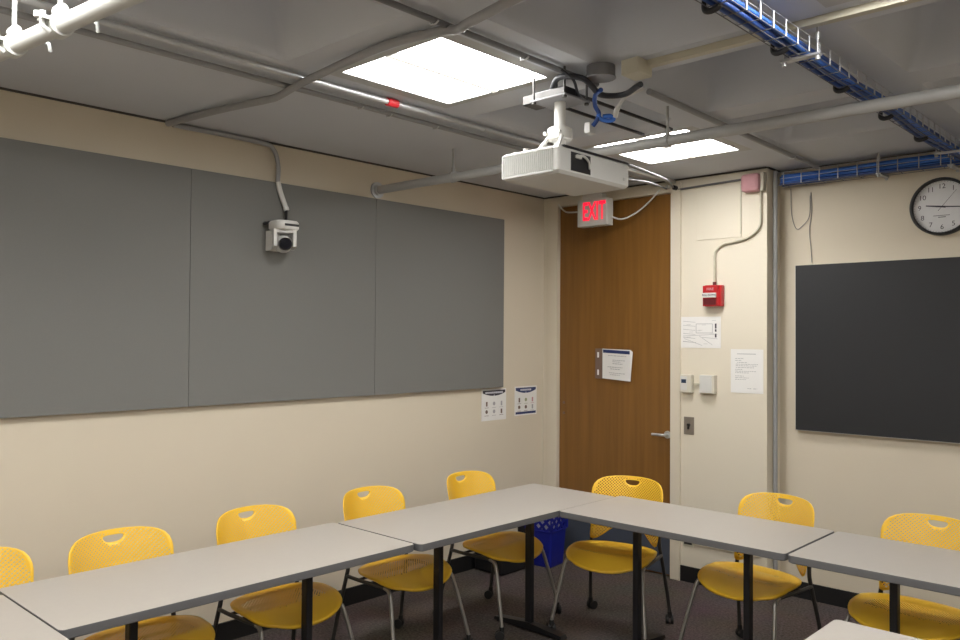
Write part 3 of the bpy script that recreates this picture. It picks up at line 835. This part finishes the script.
for k in range(13):
    a = -PI/2 + PI*k/12; rings.append([(x*1.0, 0.005 - 0.052*math.sin(a), -0.028+z) for x, z in circ(0, 0, max(0.004, 0.050*math.cos(a)), 20)])
mb.loft(rings); yaw_mb(mb); hd = mb.build('camera_head', M['white'], t)
mb = MB(); mb.cyl((0,-0.030,-0.032),(0,-0.062,-0.034),0.036,24); mb.cyl((0,-0.062,-0.034),(0,-0.066,-0.034),0.030,24); yaw_mb(mb); mb.build('lens', M['lens'], hd)
pipe_thing('conduit', [(0.036,-3.10,2.742),(0.036,-2.60,2.742),(0.036,-2.50,2.715),(0.036,-2.468,2.62),(0.037,-2.47,2.53),(0.050,-2.45,2.45),(0.060,-2.43,2.40)], 0.013, M['conduit'],
           'grey flexible conduit along the left ceiling edge down to the camera', 'conduit', n=10, sub=6)
mb = MB(); mb.tube(curve_pts([(0.037,-2.47,2.535),(0.045,-2.46,2.48),(0.062,-2.43,2.385)]), [0.0145]*13, 12); mb.cyl((0.060,-2.432,2.392),(0.063,-2.428,2.375),0.016,12)
tag(mb.build('cable_sleeve', M['white']), 'white cable sleeve above the camera', 'sleeve')
pipe_thing('power_cable', [(0.062,-2.43,2.375),(0.075,-2.44,2.33),(0.095,-2.46,2.296)], 0.009, M['black'], 'short black cable entering the camera top', 'cable', sub=4)
pipe_thing('power_cable', [(0.040,-2.553,2.295),(0.06,-2.57,2.285),(0.075,-2.545,2.295),(0.085,-2.52,2.30)], 0.008, M['black'], 'short black cable plugged behind the camera left side', 'cable', sub=4)

# ------------------------------------------------------------------ ceiling conduits and tubes
pipe_thing('conduit', [(0.036,-3.125,2.744),(0.5,-3.085,2.738),(0.82,-3.05,2.728),(0.95,-3.06,2.720),(1.20,-3.10,2.722),(1.70,-3.115,2.742),(1.98,-3.09,2.738),(2.10,-3.10,2.715),(2.22,-3.15,2.70),(2.6,-3.19,2.715),(3.2,-3.19,2.742),(4.5,-3.19,2.744)], 0.0165, M['conduit'],
           'thick grey flexible conduit snaking across the ceiling to the left wall', 'conduit', n=10, sub=5)
def long_tube(x0, y0, x1, y1, z, r, m, label, clips=()):
    t = thing('ceiling_tube', label, 'tube', (x0, y0, z), 0, 'straight ceiling tubes')
    mb = MB(); mb.tube([(0,0,0),(x1-x0,y1-y0,0)], r, 10); mb.build('tube', m, t)
    for f in clips:
        mb = MB(); x, y = (x1-x0)*f, (y1-y0)*f; mb.tube([(x-0.02,y,H-z-0.0008),(x-0.02,y,-r*1.0),(x+0.004,y,-r*1.25),(x+0.02,y,-r*0.5)], 0.0035, 6); mb.build('clip', M['galv'], t)
long_tube(1.065, -7.0, 1.035, -0.03, 2.738, 0.012, M['conduit'], 'grey ceiling tube nearest the left wall', (0.62, 0.645, 0.69, 0.82))
long_tube(1.195, -7.0, 1.175, -0.03, 2.742, 0.013, M['galv'], 'shiny ceiling tube with red coupling beside the light', (0.72, 0.86))
mb = MB(); mb.cyl((1.182,-2.635,2.742),(1.182,-2.575,2.742),0.019,12); tag(mb.build('tube_coupling', M['redcap']), 'small red coupling on the ceiling tube', 'coupling')
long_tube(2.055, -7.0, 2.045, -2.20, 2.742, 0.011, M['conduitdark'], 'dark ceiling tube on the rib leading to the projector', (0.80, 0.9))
long_tube(2.165, -1.98, 2.105, 0.10, 2.738, 0.014, M['conduit'], 'grey ceiling tube on the rib between projector and black board', (0.35, 0.8))
for x, l in ((1.70, 'black ceiling rail behind the projector, the one closer to left wall'), (1.87, 'black ceiling rail behind the projector, the one closer to pillar')):
    tag(MB().box(x-0.005, x+0.005, -2.20, -1.27, H-0.014, H-0.001).build('ceiling_rail', M['black']), l, 'rail', 'black ceiling rails')
# cream raceway with box
t = thing('ceiling_raceway', 'cream raceway along the ceiling rib ending in a box by the projector', 'raceway', (2.30, -2.30, H), 0)
MB().box(-0.040, 0.040, -0.045, 0.060, -0.062, -0.0005, bev=0.005).build('junction_box', M['creampaint'], t)
MB().box(0.040, 3.8, 0.022, 0.055, -0.026, -0.0005).build('channel', M['creampaint'], t)

# ------------------------------------------------------------------ big pipes
def big_pipe(name, p0, p1, r, m, label, hangers, clamps=()):
    t = thing(name, label, 'pipe', p0, 0)
    d = Vector(p1)-Vector(p0); mb = MB(); mb.tube([(0,0,0), tuple(d)], r, 16); mb.build('pipe', m, t)
    for f in hangers:
        q = d*f; mb = MB(); mb.cyl((q.x, q.y, q.z+r*0.9), (q.x, q.y, H-p0[2]-0.0005), 0.006, 8)
        mb.cyl((q.x-0.012,q.y,q.z),(q.x+0.012,q.y,q.z), r+0.005, 16); mb.cyl((q.x,q.y,q.z+r),(q.x,q.y,q.z+r+0.03),0.012,8)
        mb.build('hanger', M['pipe'], t)
    for f in clamps:
        q = d*f; mb = MB()
        mb.cyl((q.x-0.022,q.y,q.z),(q.x+0.022,q.y,q.z), r+0.008, 16)
        mb.cyl((q.x-0.022,q.y,q.z+r+0.018),(q.x+0.022,q.y,q.z+r+0.018), 0.016, 10)
        mb.tube([(q.x,q.y-r-0.02,q.z+0.03),(q.x,q.y-r-0.022,q.z-0.012),(q.x,q.y-r,q.z-0.026)], 0.008, 8)
        mb.cyl((q.x-0.010,q.y-r-0.03,q.z+0.012),(q.x-0.010,q.y-r-0.03,q.z+0.028),0.011,6); mb.box(q.x-0.02,q.x+0.02,q.y-r-0.028,q.y-r-0.004,q.z+0.004,q.z+0.014)
        mb.tube([(q.x+0.05,q.y+r+0.03,q.z+0.05),(q.x+0.035,q.y+r+0.045,q.z+0.03),(q.x+0.055,q.y+r+0.055,q.z+0.015),(q.x+0.04,q.y+r+0.065,q.z-0.003)], 0.006, 6)
        mb.cyl((q.x,q.y,q.z+r),(q.x,q.y,H-p0[2]-0.0005),0.007,8)
        mb.build('clamp', m, t)
    return t
big_pipe('ceiling_pipe', (0.0, -1.715, 2.594), (6.0, -1.52, 2.604), 0.0265, M['pipe'], 'grey horizontal pipe running from left wall behind the projector to the right', (0.112, 0.344, 0.85))
mb = MB(); mb.cyl((0.001,-1.715,2.594),(0.012,-1.715,2.594),0.052,20); mb.cyl((0.012,-1.715,2.594),(0.03,-1.715,2.594),0.034,20)
tag(mb.build('pipe_flange', M['galv']), 'steel wall flange where grey pipe meets the left wall', 'flange')
big_pipe('lighting_pipe', (0.0, -4.382, 2.55), (6.0, -3.677, 2.55), 0.0265, M['whitepipe'], 'white pipe with clamps at the top left picture corner', (0.55, 0.9), (0.216, 0.263))

# ------------------------------------------------------------------ wire cable trays
def tray_mesh(L, w, h, tick):
    """local: runs along +x from 0..L, y -w/2..w/2, floor z=0"""
    fl, nr, fr = MB(), MB(), MB()
    r = 0.0028
    for y in (-w/2, 0, w/2): fl.tube([(0,y,0),(L,y,0)], 0.0018, 5)
    k = 0; x = 0.04
    while x < L:
        fl.tube([(x,-w/2,0),(x,w/2,0)], 0.0018, 5)
        nr.tube([(x,-w/2,0),(x,-w/2,h)], r*1.25, 5); fr.tube([(x,w/2,0),(x,w/2,h)], r*1.25, 5); x += tick
    for m_, y in ((nr,-w/2),(fr,w/2)):
        for z in (h*0.5, h): m_.tube([(0,y,z),(L,y,z)], 0.0016, 5)
    return fl, nr, fr
def cable_tray(label, loc, rz, L, w, h, tick, hang):
    t = thing('wire_cable_tray', label, 'cable tray', loc, rz)
    a, b, c = tray_mesh(L, w, h, tick)
    a.build('wire_floor', M['conduitdark'], t); b.build('wire_side', M['galv'], t); c.build('wire_side', M['galv'], t)
    for x in hang:
        mb = MB(); mb.box(x-0.015, x+0.015, -w/2-0.03, w/2+0.03, -0.012, -0.004)
        for s in (-1,1): mb.cyl((x, s*(w/2+0.02), -0.02),(x, s*(w/2+0.02), H-loc[2]-0.0005), 0.004, 6); mb.cyl((x,s*(w/2+0.02),-0.026),(x,s*(w/2+0.02),-0.008),0.009,6); mb.cyl((x,s*(w/2+0.02),h-0.012),(x,s*(w/2+0.02),h+0.012),0.010,6)
        mb.build('hanger', M['galv'], t)
    return t
TX, TZ = 2.920, 2.662
cable_tray('wire basket cable tray crossing the ceiling toward the back wall', (TX, 0.06, TZ), -PI/2, 5.2, 0.078, 0.056, 0.098, (0.30, 2.27, 3.9))
cable_tray('wire basket cable tray along the wall above clock and board', (1.862, 0.125, 2.648), 0, 3.6, 0.11, 0.082, 0.113, (0.62, 1.0, 2.2))
# blue cables: each one countable strand in the trays is a cable of its own
def bundle(fn, n, label, group, seed, r=0.0075, spread=0.045):
    rnd = random.Random(seed)
    strands = []
    for k in range(n):
        ph = rnd.uniform(0, 6.28); a = spread*rnd.uniform(-1, 1); pts = []
        for i, (x, y, z) in enumerate(fn):
            o = a + 0.014*math.sin(ph + i*1.1); u = 0.010 + 0.020*((k*0.37) % 1) + 0.006*math.sin(ph*2 + i*0.9)
            pts.append((o, u))
        strands.append(pts)
    return strands
def cables_along(axis, c0, fixed, z, length, n, seed, words, group, spread):
    rnd = random.Random(seed); N = int(length/0.28)
    for k in range(n):
        ph, ph2 = rnd.uniform(0,6.28), rnd.uniform(0,6.28); base = spread*(-1+2*k/(n-1)); lay = ((k % 2)*0.016 + (k % 3)*0.007)*(1.0 if axis == 'y' else 1.9)
        pts = []
        for i in range(N+1):
            s = i/N*length; o = base*0.85 + 0.010*math.sin(ph+i*1.3); zz = z + 0.011 + lay + 0.004*math.sin(ph2+i*1.7)
            pts.append((fixed+o, c0-s, zz) if axis == 'y' else (c0+s, fixed+o, zz))
        mb = MB(); mb.tube(curve_pts(pts, 3), 0.0088, 6)
        tag(mb.build('network_cable', M['bluecable'] if k % 3 else M['bluecabledk']), words, 'cable', group)
cables_along('y', 0.08, TX-0.008, TZ, 5.1, 11, 4, 'blue network cable in the bundle lying in the ceiling-crossing tray', 'blue cables in the crossing tray', 0.026)
cables_along('x', 1.867, 0.125, 2.648, 3.5, 11, 8, 'dark blue network cable in the tray along the wall above the clock', 'blue cables in the wall tray', 0.042)
for k, y in enumerate((-0.65, -1.19, -1.74, -2.33, -2.82)):
    mb = MB(); mb.tube(curve_pts([(TX-0.046,y,TZ+0.03),(TX-0.048,y,TZ-0.002),(TX-0.034,y,TZ-0.013),(TX-0.010,y,TZ-0.011),(TX+0.004,y,TZ-0.003)]), 0.010, 8)
    tag(mb.build('cable_strap', M['black']), 'black strap under the blue bundle, %s from the back wall' % 'first second third fourth fifth'.split()[k], 'strap', 'black straps on the crossing tray')

# ------------------------------------------------------------------ projector
PXc, PYc = 1.970, -2.360
t = thing('projector', 'white projector hanging from a ceiling pole near the door', 'projector', (1.989, -2.338, 2.298), 0)
hx, hy, ph_ = 0.150, 0.246, 0.108
mb = MB(); rings = []
for ins, z in ((0.012,0.0),(0.0,0.012),(0.0,0.098),(0.008,ph_)):
    rings.append([(x,y,z) for x,y in rrect(-hx+ins, hx-ins, -hy+ins, hy-ins, 0.012, 4)])
mb.loft(rings, sm=False); mb.build('housing', M['projgrey'], t)
mb = MB(); mb.box(-hx+0.012, hx-0.030, -hy-0.0035, -hy+0.001, 0.006, 0.014); mb.box(-hx+0.012, hx-0.030, -hy-0.0035, -hy+0.001, 0.095, 0.102)
for k in range(26):
    x = -hx+0.014 + k*(2*hx-0.046)/25; mb.box(x-0.0022, x+0.0022, -hy-0.003, -hy+0.001, 0.010, 0.098)
mb.build('vent_grille', M['projrib'], t)
mb = MB(); mb.box(hx-0.002, hx+0.0015, -hy+0.075, -hy+0.205, 0.018, 0.092); pp = mb.build('port_panel', M['black'], t)
mb = MB(); mb.tube(curve_pts([(hx+0.004,-hy+0.10,0.075),(hx+0.012,-hy+0.14,0.082),(hx+0.010,-hy+0.18,0.066),(hx+0.004,-hy+0.195,0.040)]), 0.005, 6); mb.box(hx+0.001,hx+0.010,-hy+0.105,-hy+0.135,0.070,0.084); mb.build('plug', M['white'], pp)
mb = MB(); mb.box(hx-0.001, hx+0.002, hy-0.05, hy-0.035, 0.03, 0.042); mb.build('latch', M['projrib'], t)
mb = MB(); mb.box(hx-0.012, hx+0.001, -hy+0.03, hy-0.01, ph_-0.004, ph_+0.004); mb.build('seam_strip', M['black'], t)
mb = MB(); mb.cyl((-0.05,-hy+0.04,ph_-0.002),(-0.05,-hy+0.04,ph_+0.018),0.010,10); mb.cyl((-0.10,-hy+0.03,ph_-0.002),(-0.10,-hy+0.03,ph_+0.008),0.009,10); mb.build('foot', M['white'], t)

t = thing('projector_mount', 'white pole mount with plate holding up the projector', 'mount', (PXc, PYc, 2.400), 0)
mb = MB(); mb.cyl((0,0,0.10),(0,0,0.245),0.0235,20); mb.build('pole', M['white'], t)
mb = MB(); mb.cyl((0,0,0.088),(0,0,0.132),0.052,24); mb.cyl((0,0,0.132),(0,0,0.138),0.044,24); mb.cyl((0,0,0.0085),(0,0,0.088),0.026,16); mb.box(-0.10,0.10,-0.10,0.10,0.0075,0.020); mb.build('collar', M['white'], t)
for s in (-1,1):
    mb = MB(); mb.tube([(s*0.035,-0.03,0.096),(s*0.045,-0.06,0.060),(s*0.055,-0.09,0.020)], 0.009, 6); mb.cyl((s*0.036,-0.045,0.110),(s*0.036,-0.058,0.110),0.008,8); mb.build('bracket_arm', M['white'], t)
mb = MB(); mb.box(-0.092, 0.092, -0.085, 0.088, 0.245, 0.253, bev=0.002); mb.build('ceiling_plate', M['conduitdark'], t)
mb = MB()
for s in (-1, 1): mb.box(-0.165, 0.06, s*0.042-0.003, s*0.042+0.003, 0.253, 0.292)
mb.box(-0.165,0.06,-0.045,0.045,0.253,0.257)
mb.build('strut_channel', M['darksteel'], t)
mb = MB(); mb.box(-0.12, 0.055, -0.036, 0.036, 0.2575, 0.300, bev=0.004); mb.build('channel_shade', M['black'], t)  # black block painting the shade inside the strut channel
for x, y in ((-0.08,-0.075),(0.08,-0.075),(-0.08,0.078),(0.08,0.078)):
    mb = MB(); mb.cyl((x,y,0.238),(x,y,H-2.400-0.0005),0.005,8); mb.cyl((x,y,0.236),(x,y,0.246),0.010,6); mb.build('threaded_rod', M['darksteel'], t)

# cables around the mount
pipe_thing('video_cable', [(1.935,-2.37,2.705),(2.01,-2.43,2.722),(2.079,-2.436,2.715),(2.118,-2.40,2.705),(2.114,-2.334,2.69),(2.085,-2.24,2.685),(2.10,-2.17,2.69),(2.16,-2.155,2.69),(2.24,-2.205,2.69),(2.285,-2.24,2.685)], 0.0125, M['blackcable'], 'thick black cable arching from projector mount to the cream box', 'cable', sub=6)
pipe_thing('video_cable', [(2.06,-2.47,2.738),(2.09,-2.43,2.700),(2.06,-2.36,2.670),(2.035,-2.302,2.668),(2.00,-2.23,2.672),(1.985,-2.18,2.680)], 0.006, M['blackcable'], 'thin black cable looping over the projector mount plate', 'cable', sub=6)
pipe_thing('patch_cable', [(2.135,-2.30,2.68),(2.086,-2.27,2.675),(2.035,-2.20,2.655),(2.030,-2.165,2.630),(2.025,-2.171,2.600),(2.010,-2.18,2.575)], 0.010, M['bluecabledk'], 'dark blue cable hanging behind the projector mount', 'cable', sub=6)
pipe_thing('patch_cable', [(2.030,-2.17,2.625),(2.035,-2.16,2.606),(2.055,-2.14,2.598),(2.074,-2.118,2.604),(2.066,-2.13,2.618),(2.045,-2.155,2.615)], 0.0095, M['bluecable'], 'blue coiled cable loop hanging beside the projector pole', 'cable', sub=6)
pipe_thing('patch_cable', [(2.078,-2.116,2.612),(2.093,-2.115,2.65),(2.114,-2.088,2.70),(2.148,-2.042,2.730),(2.16,-2.02,2.742)], [0.012]*7+[0.0075]*18, M['white'], 'white cable rising from blue loop to the ceiling rib', 'cable', sub=6)
tag(MB().box(1.975,2.005,-2.195,-2.150,2.545,2.592,bev=0.004).build('cable_coupler', M['white']), 'small white coupler hanging below the blue cable', 'coupler')
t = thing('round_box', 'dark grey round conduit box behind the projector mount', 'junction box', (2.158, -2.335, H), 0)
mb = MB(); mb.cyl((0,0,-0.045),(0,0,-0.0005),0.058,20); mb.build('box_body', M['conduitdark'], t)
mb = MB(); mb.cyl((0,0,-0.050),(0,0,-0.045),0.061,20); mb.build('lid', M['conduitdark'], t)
pipe_thing('video_cable', [(2.10,-2.09,2.365),(2.02,-1.92,2.38),(1.60,-1.04,2.54),(1.115,-0.03,2.700)], 0.0055, M['cablegrey'], 'grey cable from projector rear to the upper door corner', 'cable', sub=8)

# ------------------------------------------------------------------ camera and world
cam = bpy.data.cameras.new('camera'); co = bpy.data.objects.new('camera', cam); COL.objects.link(co)
f = 817.5217; cam.sensor_width = 36; cam.lens = f/960*36; cam.clip_start = 0.05
r = Vector((0.72996143, 0.68345514, 0.00673601)); u = Vector((0.00816969, -0.0185794, 0.99979401)); w = Vector((-0.68343951, 0.72975604, 0.01914586))
Mx = Matrix(((r.x,u.x,-w.x,4.0577),(r.y,u.y,-w.y,-5.07045),(r.z,u.z,-w.z,1.66749),(0,0,0,1)))
co.matrix_world = Mx
SC.camera = co
wd = bpy.data.worlds.new('room_world'); SC.world = wd; wd.use_nodes = True
wd.node_tree.nodes['Background'].inputs['Color'].default_value = (0.8, 0.85, 1, 1); wd.node_tree.nodes['Background'].inputs['Strength'].default_value = 0.05
SC.view_settings.view_transform = 'Standard'; SC.view_settings.look = 'None'
SC.view_settings.exposure = 1.03; SC.view_settings.gamma = 1.0
SC.cycles.max_bounces = 8; SC.cycles.diffuse_bounces = 5; SC.cycles.use_denoising = True; SC.cycles.sample_clamp_indirect = 4
